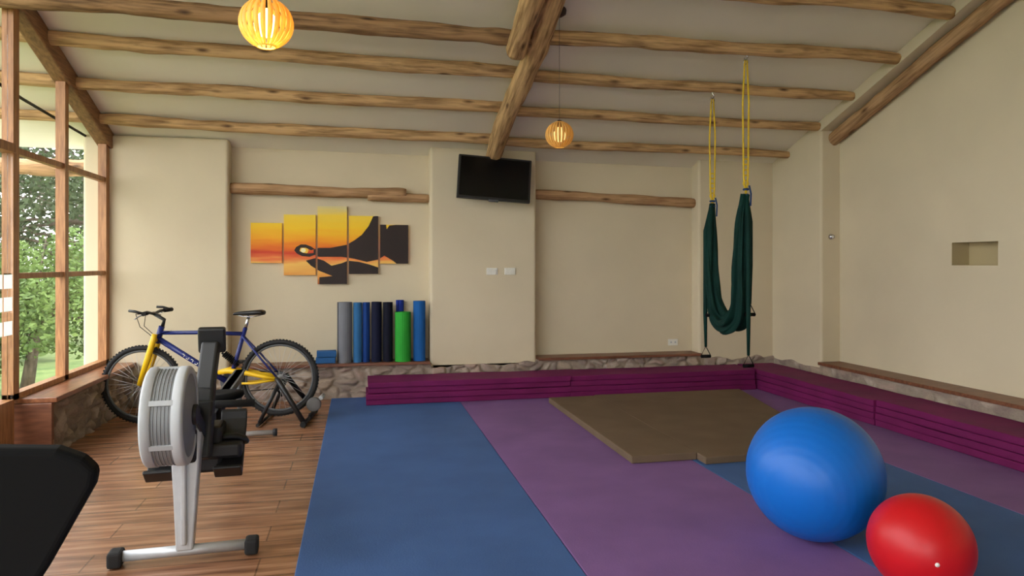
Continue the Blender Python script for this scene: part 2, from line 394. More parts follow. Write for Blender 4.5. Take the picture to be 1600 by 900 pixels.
# ------------------------------------------------ wall art
def art_mat():
    m=bpy.data.materials.new("sunset_print"); m.use_nodes=True
    nt=m.node_tree;N=nt.nodes;L=nt.links;b=N["Principled BSDF"]
    tc=N.new("ShaderNodeTexCoord"); sp=N.new("ShaderNodeSeparateXYZ"); L.new(tc.outputs["Object"],sp.inputs[0])
    mr=N.new("ShaderNodeMapRange"); mr.inputs[1].default_value=1.14; mr.inputs[2].default_value=1.94
    L.new(sp.outputs["Z"],mr.inputs[0])
    nz=N.new("ShaderNodeTexNoise"); nz.inputs["Scale"].default_value=3; mp=N.new("ShaderNodeMapping"); mp.inputs["Scale"].default_value=(1,1,7)
    L.new(tc.outputs["Object"],mp.inputs[0]); L.new(mp.outputs[0],nz.inputs["Vector"])
    ad=N.new("ShaderNodeMath"); ad.operation='MULTIPLY_ADD'; ad.inputs[1].default_value=.14; L.new(nz.outputs["Fac"],ad.inputs[0]); L.new(mr.outputs[0],ad.inputs[2])
    sb=N.new("ShaderNodeMath"); sb.operation='SUBTRACT'; sb.inputs[1].default_value=.07; L.new(ad.outputs[0],sb.inputs[0])
    cr=N.new("ShaderNodeValToRGB"); L.new(sb.outputs[0],cr.inputs[0])
    E=cr.color_ramp.elements; E[0].position=0;E[0].color=lin((170,80,30)); E[1].position=1;E[1].color=lin((216,204,150))
    for p,c in ((.12,(236,160,70)),(.27,(250,196,96)),(.33,(240,120,60)),(.40,(214,60,26)),(.47,(240,120,16)),(.58,(254,170,14)),(.72,(255,206,24)),(.86,(250,212,60))):
        e=E.new(p); e.color=lin(c)
    L.new(cr.outputs[0],b.inputs["Base Color"]); b.inputs["Roughness"].default_value=.6
    return m
ART=art_mat(); SIL=M("silhouette_ink",(36,18,14),.6,var=.2); SUN=M("sun_ink",(255,244,190),.6,var=.02); GLOW=M("glow_ink",(250,196,60),.6,var=.03)
panels=[(-1.060,-.763,1.356,1.758),(-.745,-.436,1.234,1.845),(-.417,-.1275,1.142,1.935),(-.108,.1866,1.245,1.841),(.206,.4935,1.35,1.753)]
def tr(p): return (-1.06+p[0]*.00629, 1.758-(p[1])*.0065)
arm=[(96,41),(104,38),(122,38),(148,33),(160,26),(172,17),(183,3),(190,-12),(209,-16),(212,8),(216,2),(250,-2),(250,70),(232,66),(222,58),(208,50),(199,56),(180,60),(160,55),(140,52),(119,52),(104,52),(96,48)]
fing=[(98,40),(92,36),(84,33),(76,33),(69,37),(66,42),(70,47),(78,51),(90,52),(98,49),(97,46),(88,47),(80,46),(74,43),(76,38),(84,38),(92,42)]
knee=[(84,58),(99,54),(112,58),(124,66),(140,62),(150,58),(168,60),(184,64),(202,70),(202,84),(154,82),(140,88),(105,74),(92,66)]
low=[(105,84),(152,80),(152,98),(105,98)]
sun=[(80+4*math.cos(a*.5236),42+3.5*math.sin(a*.5236)) for a in range(12)]
glow=[(80+8*math.cos(a*.5236),42+7*math.sin(a*.5236)) for a in range(12)]
def clip(poly,x0,x1,z0,z1):
    def cl(P,ins,inter):
        out=[]
        for i in range(len(P)):
            a=P[i-1];b=P[i]
            if ins(b):
                if not ins(a): out.append(inter(a,b))
                out.append(b)
            elif ins(a): out.append(inter(a,b))
        return out
    def ix(c): return lambda a,b:(c,a[1]+(b[1]-a[1])*(c-a[0])/(b[0]-a[0]))
    def iz(c): return lambda a,b:(a[0]+(b[0]-a[0])*(c-a[1])/(b[1]-a[1]),c)
    for ins,it in ((lambda p:p[0]>=x0,ix(x0)),(lambda p:p[0]<=x1,ix(x1)),(lambda p:p[1]>=z0,iz(z0)),(lambda p:p[1]<=z1,iz(z1))):
        poly=cl(poly,ins,it)
        if len(poly)<3: return []
    return poly
for i,(x0,x1,z0,z1) in enumerate(panels):
    mb=MB(); mb.box(x0,x1,YR-.035,YR-.002,z0,z1,0)
    for poly,mi,yy in ((glow,3,-.0358),(sun,2,-.0361),(arm,1,-.0364),(fing,1,-.0367),(knee,1,-.0364),(low,1,-.0367)):
        c=clip([tr(p) for p in poly],x0,x1,z0,z1)
        if c:
            vs=[Vector((p[0],YR+yy,p[1])) for p in c]
            mb.add(vs,tessellate_polygon([vs]),mi)
    mb.obj("canvas_print",[ART,SIL,SUN,GLOW],label="sunset canvas panel with part of a meditating hand silhouette",cat="wall art",group="five-panel sunset artwork")

# ------------------------------------------------ TV
tv=thing("television","black flat-screen television tilted on a wall bracket above the switches","television",(1.338,7.03,2.211),rot=(math.radians(-8),math.radians(4),math.radians(-3)))
mb=MB(); mb.box(-.375,.375,-.02,.03,-.225,.225); mb.obj("television_body",BLACK,parent=tv,bevel=.008)
SCR=M("dark_screen",(8,9,11),.16,var=.05,spec=.35)
mb=MB(); mb.box(-.352,.352,-.0225,-.0195,-.198,.205); mb.obj("screen",SCR,parent=tv)
mb=MB(); mb.box(-.05,.05,-.028,-.0,-.243,-.222); mb.obj("sensor_bar",DGREY,parent=tv,bevel=.004)
mb=MB(); mb.box(-.1,.1,.03,.05,-.1,.1); mb.obox((0,.13,0),(.05,.18,.06)); mb.box(-.06,.06,.18,.22,-.12,.12); mb.obj("wall_bracket",BLACKM,parent=tv,bevel=.003)

def plate(x,y,z,label,sock=False,w=.118,h=.072):
    t=thing("power_outlet" if sock else "light_switch",label,"outlet" if sock else "light switch",(x,y,z))
    mb=MB(); mb.box(-w/2,w/2,-.01,0,-h/2,h/2); mb.obj("cover_plate",WHITE,parent=t,bevel=.003)
    if sock:
        for dx in (-.025,.025):
            mb=MB(); mb.cyl((dx,-.012,0),(dx,-.006,0),.011,16)
            mb.obj("socket",LGREY,parent=t)
    else:
        for dx in (-.032,0,.032):
            mb=MB(); mb.obox((dx,-.012,0),(.026,.008,.044),(.12,0,0)); mb.obj("rocker",WHITE,parent=t,bevel=.002)
plate(1.354,YW-.001,1.27,"white triple light switch on the plaster pier")
plate(1.545,YW-.001,1.27,"white triple light switch on the plaster pier")
plate(3.476,YR-.001,.459,"white power outlet low in the wall recess",True)
t=thing("wall_spotlight","small chrome round fitting on the pilaster side","light fixture",(4.735,6.379,1.626))
mb=MB(); mb.lathe([(0,-.03),(.02,-.03),(.026,-.015),(.03,0),(0,0)],ax=(0,1,0),n=20); mb.obj("fitting_body",CHROME,parent=t)
mb=MB(); mb.lathe([(0,-.033),(.014,-.032),(.014,-.028)],ax=(0,1,0),n=16); mb.obj("lens",WHITE,parent=t)

# ------------------------------------------------ yoga mats on sill
def rollmat(x,y,R,H,col,label,seed=0):
    m=M("roll_foam",col,.8,var=.06,scale=5,bump=.1,bscale=150,spec=.2)
    mb=MB(); pitch=.011; th=.0075; turns=(R-.015)/pitch; n=int(turns*22)
    vs=[]
    for i in range(n+1):
        a=i/22*2*math.pi+seed; r=.015+pitch*i/22-pitch*.5
        for rr in (r,r+th):
            for z in (0,H): vs.append((rr*math.cos(a),rr*math.sin(a),z))
    fs=[]
    for i in range(n):
        o=i*4;p=o+4
        fs+=[(o,p,p+1,o+1),(o+2,o+3,p+3,p+2),(o+1,p+1,p+3,o+3),(o,o+2,p+2,p)]
    fs+=[(0,1,3,2),(n*4,n*4+2,n*4+3,n*4+1)]
    mb.add(vs,fs,0,False)
    o=mb.obj("rolled_yoga_mat",m,label=label,cat="yoga mat",group="rolled yoga mats on the recess sill")
    o.location=(x,y,.358)
    return o
rollmat(-.145,7.28,.074,.605,(116,118,124),"grey rolled yoga mat standing on the recess sill",1)
rollmat(-.022,7.27,.048,.60,(52,108,158),"steel blue rolled yoga mat standing on the recess sill",2)
rollmat(.067,7.28,.040,.60,(28,64,132),"blue rolled yoga mat standing on the recess sill",3)
rollmat(.165,7.27,.056,.605,(22,26,50),"dark navy rolled yoga mat standing on the recess sill",4)
rollmat(.277,7.265,.053,.60,(18,20,36),"near-black rolled yoga mat standing on the recess sill",5)
rollmat(.428,7.255,.085,.50,(50,160,56),"bright green rolled yoga mat standing on the recess sill",6)
rollmat(.41,7.385,.043,.615,(34,56,150),"blue rolled yoga mat behind the green one",7)
rollmat(.600,7.27,.066,.61,(30,92,160),"bright blue rolled yoga mat standing against the pier",8)
FB=M("blue_foam_block",(34,92,150),.8,var=.06)
for k in range(2):
    mb=MB(); mb.obox((-.33+.006*k,7.28,.388+.062*k),(.19,.13,.058),(0,0,.06*k)); mb.obj("yoga_block",FB,label="blue foam yoga block stacked on the recess sill",cat="yoga block",group="foam yoga blocks",bevel=.006)

# ------------------------------------------------ floor mats
xs=[-.275,.948,2.205,3.44,4.58]
for i in range(4):
    mb=MB(); mb.box(xs[i]+.002,xs[i+1]-.002,-1.2,7.17,.0005,.02)
    bl=(i%2==0)
    mb.obj("floor_mat",BLUEMAT if bl else PURPMAT,label=("blue" if bl else "purple")+" foam exercise mat strip covering the floor",cat="floor mat",group="foam floor mat strips",bevel=.004)
mb=MB(); mb.box(1.765,2.235,4.40,6.50,.021,.072); mb.obj("gym_mat",BROWN,label="brown felt-covered mat lying on the purple mat",cat="exercise mat",group="brown mats",bevel=.006)
mb=MB(); mb.prism([(2.237,4.28),(3.28,4.30),(3.80,6.55),(2.237,6.55)],.021,.070,'Z'); mb.obj("gym_mat",BROWN,label="wide brown felt-covered mat lying beside the narrow one",cat="exercise mat",group="brown mats",bevel=.006)
def folded(x0,x1,y0,y1,z0,t,seed,along):
    rnd=random.Random(seed); mb=MB()
    for k in range(2):
        a,b,c,d=[rnd.uniform(-.012,.012) for _ in range(4)]
        n=30; z=z0+k*t
        L0,L1=(x0+a*.3,x1+b*.3) if along=='X' else (y0+a*.3,y1+b*.3)
        W0,W1=(y0+c,y1+min(d,0)) if along=='X' else (x0+c,x1+min(d,0))
        prof=[(0,.12),(.006,.03),(.02,0),(.98,0),(.994,.03),(1,.12),(1,.88),(.994,.97),(.975,1),(.5,1.0),(.025,1),(.006,.97),(0,.88)]
        vs=[];m=len(prof)
        for i in range(n+1):
            s=L0+(L1-L0)*i/n; wv=.014*noise.noise(Vector((s*1.3,seed+k*.5,0)))
            for (pw,pz) in prof:
                w=W0+(W1-W0)*pw+wv*(1-pw); zz=z+t*.985*pz
                if pz>.5 and k==1: zz+=.008*noise.noise(Vector((s*2.2,pw*2,seed)))
                vs.append((s,w,zz) if along=='X' else (w,s,zz))
        fs=[(i*m+j,i*m+(j+1)%m,(i+1)*m+(j+1)%m,(i+1)*m+j) for i in range(n) for j in range(m)]
        mb.add(vs,fs,0,False)
        o_=len(mb.v)-len(vs)
        mb.f+=[tuple(o_+q for q in range(m)),tuple(o_+n*m+j for j in range(m-1,-1,-1))]; mb.m+=[0,0]; mb.sm+=[False,False]
    mb.obj("folding_mat",VINYL,label="plum vinyl folding gym mat stacked against the stone plinth",cat="exercise mat",group="stacked plum folding mats")
for k in range(2):
    folded(.06+.02*k,2.050,6.72+.01*k,7.155,.021+k*.108,.053,11+k,'X')
    folded(2.053,4.09,6.72+.01*k,7.155,.021+k*.106,.052,14+k,'X')
    folded(4.11+.01*k,4.565,5.015,7.155,.021+k*.106,.052,17+k,'Y')
    folded(4.12+.012*k,4.565,2.86,5.01,.021+k*.108,.053,20+k,'Y')
    folded(4.12,4.565,.7,2.855,.021+k*.108,.053,24+k,'Y')

# ------------------------------------------------ balls
def ball(c,r,mat,label,plug_dir,ridge=True):
    t=thing("exercise_ball",label,"exercise ball",(c[0],c[1],.021))
    mb=MB(); nlat=96; prof=[]
    for i in range(nlat+1):
        a=math.pi*i/nlat; rr=r
        if ridge: rr+=.0008*max(0,math.cos(a*44))*(1 if .12<i/nlat<.88 else 0)
        prof.append((rr*math.sin(a),-rr*math.cos(a)))
    mb.lathe(prof,n=72)
    o=mb.obj("ball_skin",mat,parent=t); o.location=(0,0,r)
    ax=Vector(plug_dir).normalized(); o.rotation_euler=ax.to_track_quat('Z','Y').to_euler()
    mb=MB(); mb.lathe([(0,.004),(.005,.004),(.0065,.001),(.010,-.001)],c=Vector((0,0,r))+ax*r,ax=ax,n=16); mb.obj("valve_plug",WHITE,parent=t,label="white inflation plug")
BB=M("blue_ball_vinyl",(8,102,194),.4,var=.03,scale=3,bump=.02,bscale=60,spec=.4)
RB=M("red_ball_vinyl",(196,20,28),.38,var=.03,scale=3,bump=.02,bscale=60,spec=.4)
ball((2.155,3.03),.314,BB,"large blue inflated exercise ball beside the small red ball",(.75,.6,.1))
ball((2.214,2.432),.196,RB,"small red inflated exercise ball with a white plug",(-.48,-1,-.02),False)

# ------------------------------------------------ pendant lamps
SH=M("amber_wood_veneer",(248,208,128),.5,var=.16,scale=8,stretch=(6,6,1),transl=.5)
def bulbmat(n,s):
    return M(n,(255,220,144),.4,var=.02,emit=s)
def pendant(x,y,z,R,label,es,watts):
    t=thing("pendant_lamp",label,"pendant lamp",(x,y,z),group="slatted globe pendant lamps")
    mb=MB(); ns=24; nl=16
    for k in range(ns):
        a0=2*math.pi*k/ns; hw=math.pi/ns*.72
        vs=[];
        for i in range(nl+1):
            ph=math.radians(20)+(math.pi-math.radians(40))*i/nl
            w=hw
            for s_ in (-1,1):
                for rr in (R,R*.975):
                    vs.append((rr*math.sin(ph)*math.cos(a0+s_*w),rr*math.sin(ph)*math.sin(a0+s_*w),-rr*.94*math.cos(ph)))
        fs=[]
        for i in range(nl):
            o=i*4;p=o+4
            fs+=[(o,o+2,p+2,p),(o+1,p+1,p+3,o+3),(o,p,p+1,o+1),(o+2,o+3,p+3,p+2)]
        mb.add(vs,fs,0,True)
    mb.torus((0,0,R*.87),(0,0,1),R*.34,.004,28,6); mb.torus((0,0,-R*.87),(0,0,1),R*.34,.004,28,6)
    mb.obj("lamp_shade",SH,parent=t)
    mb=MB(); mb.lathe([(0,-.055),(.025,-.052),(.044,-.033),(.050,-.005),(.042,.022),(.024,.042),(.016,.058),(0,.058)],n=20)
    mb.obj("bulb",bulbmat("bulb_glow",es),parent=t)
    top=cz(y,x)-z
    mb=MB(); mb.cyl((0,0,.055),(0,0,R*1.02),.016,14); mb.obj("lamp_socket",BLACKM,parent=t)
    mb=MB(); mb.cyl((0,0,R*.95),(0,0,top-.02),.0018,8); mb.obj("cord",CORD,parent=t)
    mb=MB(); mb.lathe([(0,top-.05),(.02,top-.05),(.05,top-.03),(.055,top+.0),(.05,top+.02)],n=24); mb.obj("ceiling_canopy",M("canopy_metal",(60,40,34),.5),parent=t)
    l=bpy.data.lights.new("bulb_light",'POINT'); l.energy=watts; l.color=(1,.80,.46); l.shadow_soft_size=.05
    lo=bpy.data.objects.new("bulb_light",l); COL.objects.link(lo); lo.parent=t; lo.location=(0,0,-.07)
pendant(-.376,3.05,2.34,.109,"lit amber slatted globe pendant lamp hanging on a thin cord",4.5,1.7)
pendant(1.50,5.21,2.34,.109,"amber slatted globe pendant lamp glowing dimly over the mats",.9,.12)

# ------------------------------------------------ aerial yoga hammock
h=thing("yoga_hammock","dark green aerial yoga hammock on yellow straps hung from ceiling logs","yoga hammock",(3.15,5.615,0))
path=[(-0.0,.285,1.90),(-.01,.285,1.80),(-.02,.28,1.6),(-.02,.27,1.35),(-.01,.25,1.1),(.0,.22,.96),(0,.14,.86),(0,.03,.815),(0,-.08,.84),(.0,-.17,.92),(-.01,-.21,1.05),(-.02,-.235,1.25),(-.02,-.25,1.5),(-.02,-.27,1.75),(0,-.285,1.93)]
P=[]
for i in range(len(path)-1):
    for k in range(4):
        t_=k/4; P.append(tuple(path[i][j]*(1-t_)+path[i+1][j]*t_ for j in range(3)))
P.append(path[-1])
for _ in range(3): P=[P[0]]+[tuple((P[i-1][j]+2*P[i][j]+P[i+1][j])/4 for j in range(3)) for i in range(1,len(P)-1)]+[P[-1]]
K=len(P)
rs=[]
for i in range(K):
    u=i/(K-1); e=min(u,1-u)
    rs.append(.016+.036*min(1,e/.2)+(.024 if .36<u<.64 else 0)+(.010 if u>.6 else 0))
rs=[sum(rs[max(0,i-2):i+3])/len(rs[max(0,i-2):i+3]) for i in range(K)]
mb=MB()
mb.tube(P,rs,60,fold=lambda i,a:1+.28*math.sin(a*5+1.6*math.sin(i*.13))+.16*math.sin(a*11+i*.09)+.22*noise.noise(Vector((i*.2,math.cos(a)*2,math.sin(a)*2))))
mb.obj("fabric_sling",GREENF,parent=h)
for sy,ztop,yl in ((.285,cz(5.90,3.15)-.115,1),(-.285,cz(5.327,3.15)-.135,-1)):
    gz=1.90 if sy>0 else 1.95
    mb=MB()
    for dx in (-.028,.028):
        mb.tube([(dx*.35,sy,ztop-.05),(dx,sy,ztop-.4),(dx*.7,sy,gz+.12),(0,sy,gz-.02)],.0075,8)
    for z in (gz+.25,gz+.16,gz+.07): mb.torus((0,sy,z),(0,1,0),.024,.006,16,6)
    mb.obj("strap",YSTRAP,parent=h,label="yellow webbing strap")
    mb=MB(); mb.tube([(0,sy,ztop+.05),(0,sy,ztop),(.018,sy,ztop-.02),(0,sy,ztop-.05),(-.016,sy,ztop-.03)],.005,8); mb.torus((0,sy,ztop-.06),(0,1,0),.02,.004,20,6); mb.obj("hook",CHROME,parent=h,label="metal ceiling hook and carabiner")
    mb=MB(); mb.torus((0,sy,gz+.02),(0,0,1),.018,.009,20,8); mb.torus((.0,sy,gz-.03),(0,.2,1),.020,.008,20,8); mb.tube([(.02,sy-.02,gz+.05),(.03,sy-.03,gz-.02),(.025,sy-.03,gz-.12)],.007,8); mb.obj("tied_loop",BSTRAP,parent=h,label="blue webbing knot")
    for dx,dy,zb in ((-.055,.02*yl,.56 if sy>0 else .60),(-.045,-.05,.94)) if sy>0 else ((-.0,-.04,.56),(.05,.02,.98)):
        mb=MB(); mb.tube([(dx*.2,sy+dy*.3,gz-.02),(dx,sy+dy,gz-.25),(dx*1.1,sy+dy,zb+.35),(dx,sy+dy,zb+.03)],[.014,.022,.018,.012],10,fold=lambda i,a:1+.2*math.sin(5*a)); mb.obj("handle_strap",GREENF,parent=h)
        mb=MB(); w=.05
        mb.tube([(dx,sy+dy,zb+.035),(dx-w,sy+dy,zb-.055),(dx+w,sy+dy,zb-.055)],.006,8,closed=True)
        mb.cyl((dx-w*.9,sy+dy,zb-.057),(dx+w*.9,sy+dy,zb-.057),.015,12); mb.obj("handle_grip",BLACKM,parent=h,label="black foam triangle handle")

# ------------------------------------------------ bicycle
bang=math.pi-math.atan2(.131,1.122)
bk=thing("bicycle","blue and yellow mountain bike standing on an indoor trainer","bicycle",(-.672,6.335,0),bang)
RA=Vector((0,0,.372)); FA=Vector((1.13,0,.333))
def wheel(c,nm):
    w=bpy.data.objects.new(nm,None); COL.objects.link(w); w.parent=bk; w.location=c
    mb=MB(); mb.torus((0,0,0),(0,1,0),.306,.020,56,12)
    for i in range(72):
        a=2*math.pi*i/72; 
        for dy in (-.010,.010): mb.obox((.326*math.cos(a+ (0.03 if dy>0 else 0)),dy,.326*math.sin(a+(0.03 if dy>0 else 0))),(.008,.012,.012),(0,-a,0))
    mb.obj("tyre",RUB,parent=w)
    mb=MB(); mb.torus((0,0,0),(0,1,0),.280,.010,56,8); mb.obj("rim",DGREY,parent=w)
    mb=MB()
    for i in range(32):
        a=2*math.pi*i/32; s_=1 if i%2 else -1; b=a+(.35 if (i//2)%2 else -.35)
        mb.tube([(.022*math.cos(b),s_*.03,.022*math.sin(b)),(.272*math.cos(a),0,.272*math.sin(a))],.0013,5)
    mb.obj("spokes",SILVER,parent=w)
    mb=MB(); mb.lathe([(0,-.05),(.008,-.05),(.008,-.035),(.024,-.033),(.024,-.027),(.013,-.022),(.013,.022),(.024,.027),(.024,.033),(.008,.035),(.008,.05),(0,.05)],ax=(0,1,0),n=18); mb.obj("hub",SILVER,parent=w)
    return w
wheel(FA,"front_wheel"); rw=wheel(RA,"rear_wheel")
mb=MB()
mb.tube([(.98,0,.765),(.62,0,.765),(.30,0,.75)],.017,14); mb.tube([(1.005,0,.72),(.44,0,.345)],.024,14)
mb.tube([(.42,0,.33),(.285,0,.80)],.018,14); mb.cyl((.97,0,.82),(1.015,0,.68),.024,16)
mb.cyl((.42,-.037,.33),(.42,.037,.33),.024,16)
for s_ in (-1,1): mb.tube([(.305,s_*.02,.73),(.16,s_*.05,.56),(0,s_*.065,.372)],.009,10)
mb.obj("frame",BLU,parent=bk)
mb=MB(); d_=Vector((.565,0,.375)).normalized(); n_=Vector((-d_.z,0,d_.x))
for k in range(6):
    c=Vector((.60,.0245,.451))+d_*(.042*k)
    a=c+d_*.006-n_*.010; b_=c+d_*.006+n_*.010; mb.tube([a,b_],.003,6)
    mb.tube([c+d_*.006+n_*(.009 if k%2 else -.009),c+d_*.026+n_*(.009 if k%2 else -.009)],.003,6)
mb.obj("frame_decal",WHITE,parent=bk,label="white decal strokes")
mb=MB()
for s_ in (-1,1): mb.tube([(.50,s_*.02,.425),(.42,s_*.035,.44),(.28,s_*.05,.425),(.12,s_*.062,.39),(0,s_*.066,.372)],[.02,.024,.021,.017,.012],10); mb.tube([(.42,s_*.03,.33),(.2,s_*.055,.335),(0,s_*.066,.365)],.010,10)
mb.obj("swingarm",YEL,parent=bk,label="yellow rear swingarm")
mb=MB()
for s_ in (-1,1): mb.tube([(1.005,s_*.058,.76),(1.02,s_*.058,.70),(1.06,s_*.058,.56),(1.13,s_*.058,.333)],[.022,.025,.026,.019],12)
mb.tube([(1.02,-.066,.70),(1.015,0,.715),(1.02,.066,.70)],.022,12); mb.tube([(1.07,-.058,.57),(1.05,0,.665),(1.07,.058,.57)],.013,10)
mb.obj("fork",YEL,parent=bk,label="yellow suspension fork")
mb=MB(); mb.tube([(.965,0,.82),(.95,0,.875),(1.03,0,.925)],.016,12); mb.obj("stem",BLACK,parent=bk)
mb=MB(); mb.tube([(1.0,-.29,.945),(1.03,-.12,.945),(1.035,0,.925),(1.03,.12,.945),(1.0,.29,.945)],.0125,12)
for s_ in (-1,1): mb.tube([(1.0,s_*.285,.945),(1.07,s_*.29,.965),(1.12,s_*.27,.97)],.011,10)
mb.obj("handlebar",BLACK,parent=bk)
for s_ in (-1,1):
    mb=MB(); mb.cyl((1.018,s_*.18,.945),(1.0,s_*.295,.945),.018,14); mb.obj("grip",RUB,parent=bk)
    mb=MB(); mb.obox((1.045,s_*.155,.935),(.03,.03,.025)); mb.tube([(1.05,s_*.15,.935),(1.085,s_*.18,.915),(1.08,s_*.26,.90)],.006,8); mb.obj("brake_lever",SILVER,parent=bk)
mb=MB()
for s_ in (-1,1): mb.tube([(1.05,s_*.15,.935),(1.14,s_*.1,.93),(1.13,s_*.04,.82),(1.04,s_*.03,.74),(.9,s_*.02,.78)],.003,6)
mb.obj("brake_cable",BLACKM,parent=bk)
mb=MB(); mb.cyl((.29,0,.78),(.255,0,.905),.0135,14); mb.obj("seatpost",CHROME,parent=bk)
mb=MB(); secs=[(.13,.068,.03,.93),(.10,.076,.035,.94),(.05,.062,.035,.935),(-.01,.036,.03,.93),(-.07,.024,.026,.93),(-.12,.020,.02,.925),(-.14,.010,.012,.918)]
vs=[];n=14
for (x,hw,hh,z) in secs:
    for j in range(n):
        a=2*math.pi*j/n; vs.append((.25-x,hw*math.cos(a),z+(hh*.55*math.sin(a) if math.sin(a)>0 else hh*.8*math.sin(a))))
fs=[(i*n+j,i*n+(j+1)%n,(i+1)*n+(j+1)%n,(i+1)*n+j) for i in range(len(secs)-1) for j in range(n)]+[tuple(range(n)),tuple((len(secs)-1)*n+j for j in range(n))]
mb.add(vs,fs,0,True); mb.obj("saddle",BLACK,parent=bk,subsurf=1)
mb=MB(); mb.tube([(.15,.022,.91),(.22,.022,.895),(.3,.022,.9),(.36,.005,.915)],.0035,6); mb.tube([(.15,-.022,.91),(.22,-.022,.895),(.3,-.022,.9),(.36,-.005,.915)],.0035,6); mb.obj("saddle_rails",CHROME,parent=bk)
mb=MB(); mb.lathe([(.02,-.058),(.09,-.058),(.09,-.053),(.02,-.053)],c=(.42,0,.33),ax=(0,1,0),n=40,smooth=False); mb.obj("chainring",DGREY,parent=bk)
mb=MB(); mb.lathe([(.015,-.055),(.045,-.055),(.045,-.045),(.015,-.045)],c=(0,0,.372),ax=(0,1,0),n=28,smooth=False); mb.obj("rear_sprocket",DGREY,parent=bk)
mb=MB()
mb.tube([(.42,-.055,.42),(0,-.05,.416)],.004,6); mb.tube([(.42,-.055,.24),(.02,-.05,.27)],.004,6); mb.tube([(0,-.05,.33),(.03,-.06,.25),(-.01,-.06,.2)],.01,8); mb.obj("chain",BLACKM,parent=bk)
for s_,dx,dz in ((1,.04,-.165),(-1,-.04,.165)):
    mb=MB(); mb.tube([(.42,s_*.07,.33),(.42+dx,s_*.085,.33+dz)],[.014,.011],10); mb.obj("crank_arm",SILVER if s_>0 else BLACK,parent=bk)
    mb=MB(); mb.obox((.42+dx,s_*.135,.33+dz),(.095,.09,.022)); mb.obj("pedal",BLACK,parent=bk,bevel=.005)
mb=MB(); 
for k in range(9): mb.torus((.36+.012*k*1.0,0,.50+.010*k),(.75,0,.6),.026,.005,18,6)
mb.cyl((.34,0,.48),(.48,0,.59),.010,10); mb.obj("shock_spring",BLACKM,parent=bk)

tr_=thing("bike_trainer","black folding indoor bike trainer with grey flywheel holding the wheel","bike trainer",(-.672,6.335,0),bang)
mb=MB()
for s_ in (-1,1):
    mb.tube([(0,s_*.10,.372),(-.02,s_*.15,.37),(-.25,s_*.24,.03)],.022,12)
    mb.tube([(-.03,s_*.15,.35),(.12,s_*.2,.03)],.016,12)
mb.tube([(-.25,-.27,.02),(-.25,.27,.02)],.018,12); mb.tube([(.12,-.26,.02),(.12,.26,.02)],.014,12)
mb.tube([(-.25,0,.03),(-.34,0,.16)],.014,10)
mb.obj("trainer_frame",BLACK,parent=tr_)
for s_ in (-1,1):
    mb=MB(); mb.cyl((-.25,s_*.245,.024),(-.25,s_*.29,.024),.024,14); mb.obj("rubber_foot",RUB,parent=tr_)
mb=MB(); mb.cyl((-.355,-.07,.2),(-.355,.07,.2),.018,16); mb.obj("roller",SILVER,parent=tr_)
GREYFW=M("grey_flywheel",(96,94,92),.6,var=.05)
mb=MB(); mb.lathe([(0,.07),(.03,.075),(.055,.075),(.06,.085),(.06,.11),(.05,.115),(.02,.112),(0,.112)],c=(-.305,0,.155),ax=(0,1,0),n=28); mb.obj("flywheel",GREYFW,parent=tr_)

# ------------------------------------------------ rowing machine
rang=math.atan2(2.31,-.124)
rm=thing("rowing_machine","silver and black rowing machine on tall legs on wood floor","rowing machine",(-.776,3.45,0),rang)
mb=MB(); mb.tube([(0,-.27,.045),(0,.27,.045)],.024,16); mb.obj("front_foot",SILVER,parent=rm)
for s_ in (-1,1):
    mb=MB(); mb.obox((0,s_*.285,.04),(.085,.06,.07)); mb.obj("rubber_foot",RUB,parent=rm,bevel=.012)
mb=MB();
vs=[]
for (x,z,w,d) in ((0,.05,.036,.03),(.02,.30,.050,.035),(.05,.60,.070,.05)):
    for a,b in ((-1,-1),(1,-1),(1,1),(-1,1)): vs.append((x+a*d,b*w,z))
fs=[(0,1,2,3),(8,11,10,9)]+[(i*4+j,i*4+(j+1)%4,(i+1)*4+(j+1)%4,(i+1)*4+j) for i in range(2) for j in range(4)]
mb.add(vs,fs); mb.box(-.05,-.028,-.012,.012,.08,.5); mb.obj("front_leg",SILVER,parent=rm,bevel=.008)
mb=MB(); mb.box(.05,2.30,-.028,.028,.47,.535); mb.box(.05,2.30,-.04,.04,.525,.535); mb.obj("seat_rail",DGREY,parent=rm,bevel=.003)
mb=MB(); mb.box(-.02,.42,-.05,.05,.44,.60); mb.obox((.2,0,.63),(.3,.09,.06),(0,.25,0)); mb.box(.28,.46,-.12,.07,.31,.54); mb.obj("main_frame",BLACK,parent=rm,bevel=.02,seg=3)
mb=MB(); mb.tube([(2.2,0,.48),(2.30,0,.05)],.018,12); mb.obj("rear_leg",DGREY,parent=rm,label="dark grey rear leg")
mb=MB(); mb.tube([(2.30,-.24,.035),(2.30,.24,.035)],.02,12); mb.obj("rear_foot",SILVER,parent=rm)
for s_ in (-1,1):
    mb=MB(); mb.cyl((2.30,s_*.24,.035),(2.30,s_*.27,.035),.03,14); mb.obj("rubber_foot",RUB,parent=rm)
FC=Vector((-.15,.035,.69)); R=.213; W=.082
mb=MB()
for s_ in (-1,1):
    mb.lathe([(R-.034,s_*(W-.002)),(R-.03,s_*W),(R-.008,s_*W),(R-.001,s_*(W-.006)),(R,s_*(W-.012)),(R,s_*(W-.042)),(R-.005,s_*(W-.044)),(R-.034,s_*(W-.040)),(R-.034,s_*(W-.002))],c=FC,ax=(0,1,0),n=72)
for a in (.5,1.6,2.7,3.6,4.7,5.8):
    mb.obox(FC+Vector((math.cos(a),0,math.sin(a)))*(R-.004),(.008,.09,.022),(0,-a,0))
mb.obj("flywheel_housing",LGREY,parent=rm)
MESHG=M("grey_mesh_guard",(136,139,142),.5,var=.06,scale=4,metal=.2)
mb=MB()
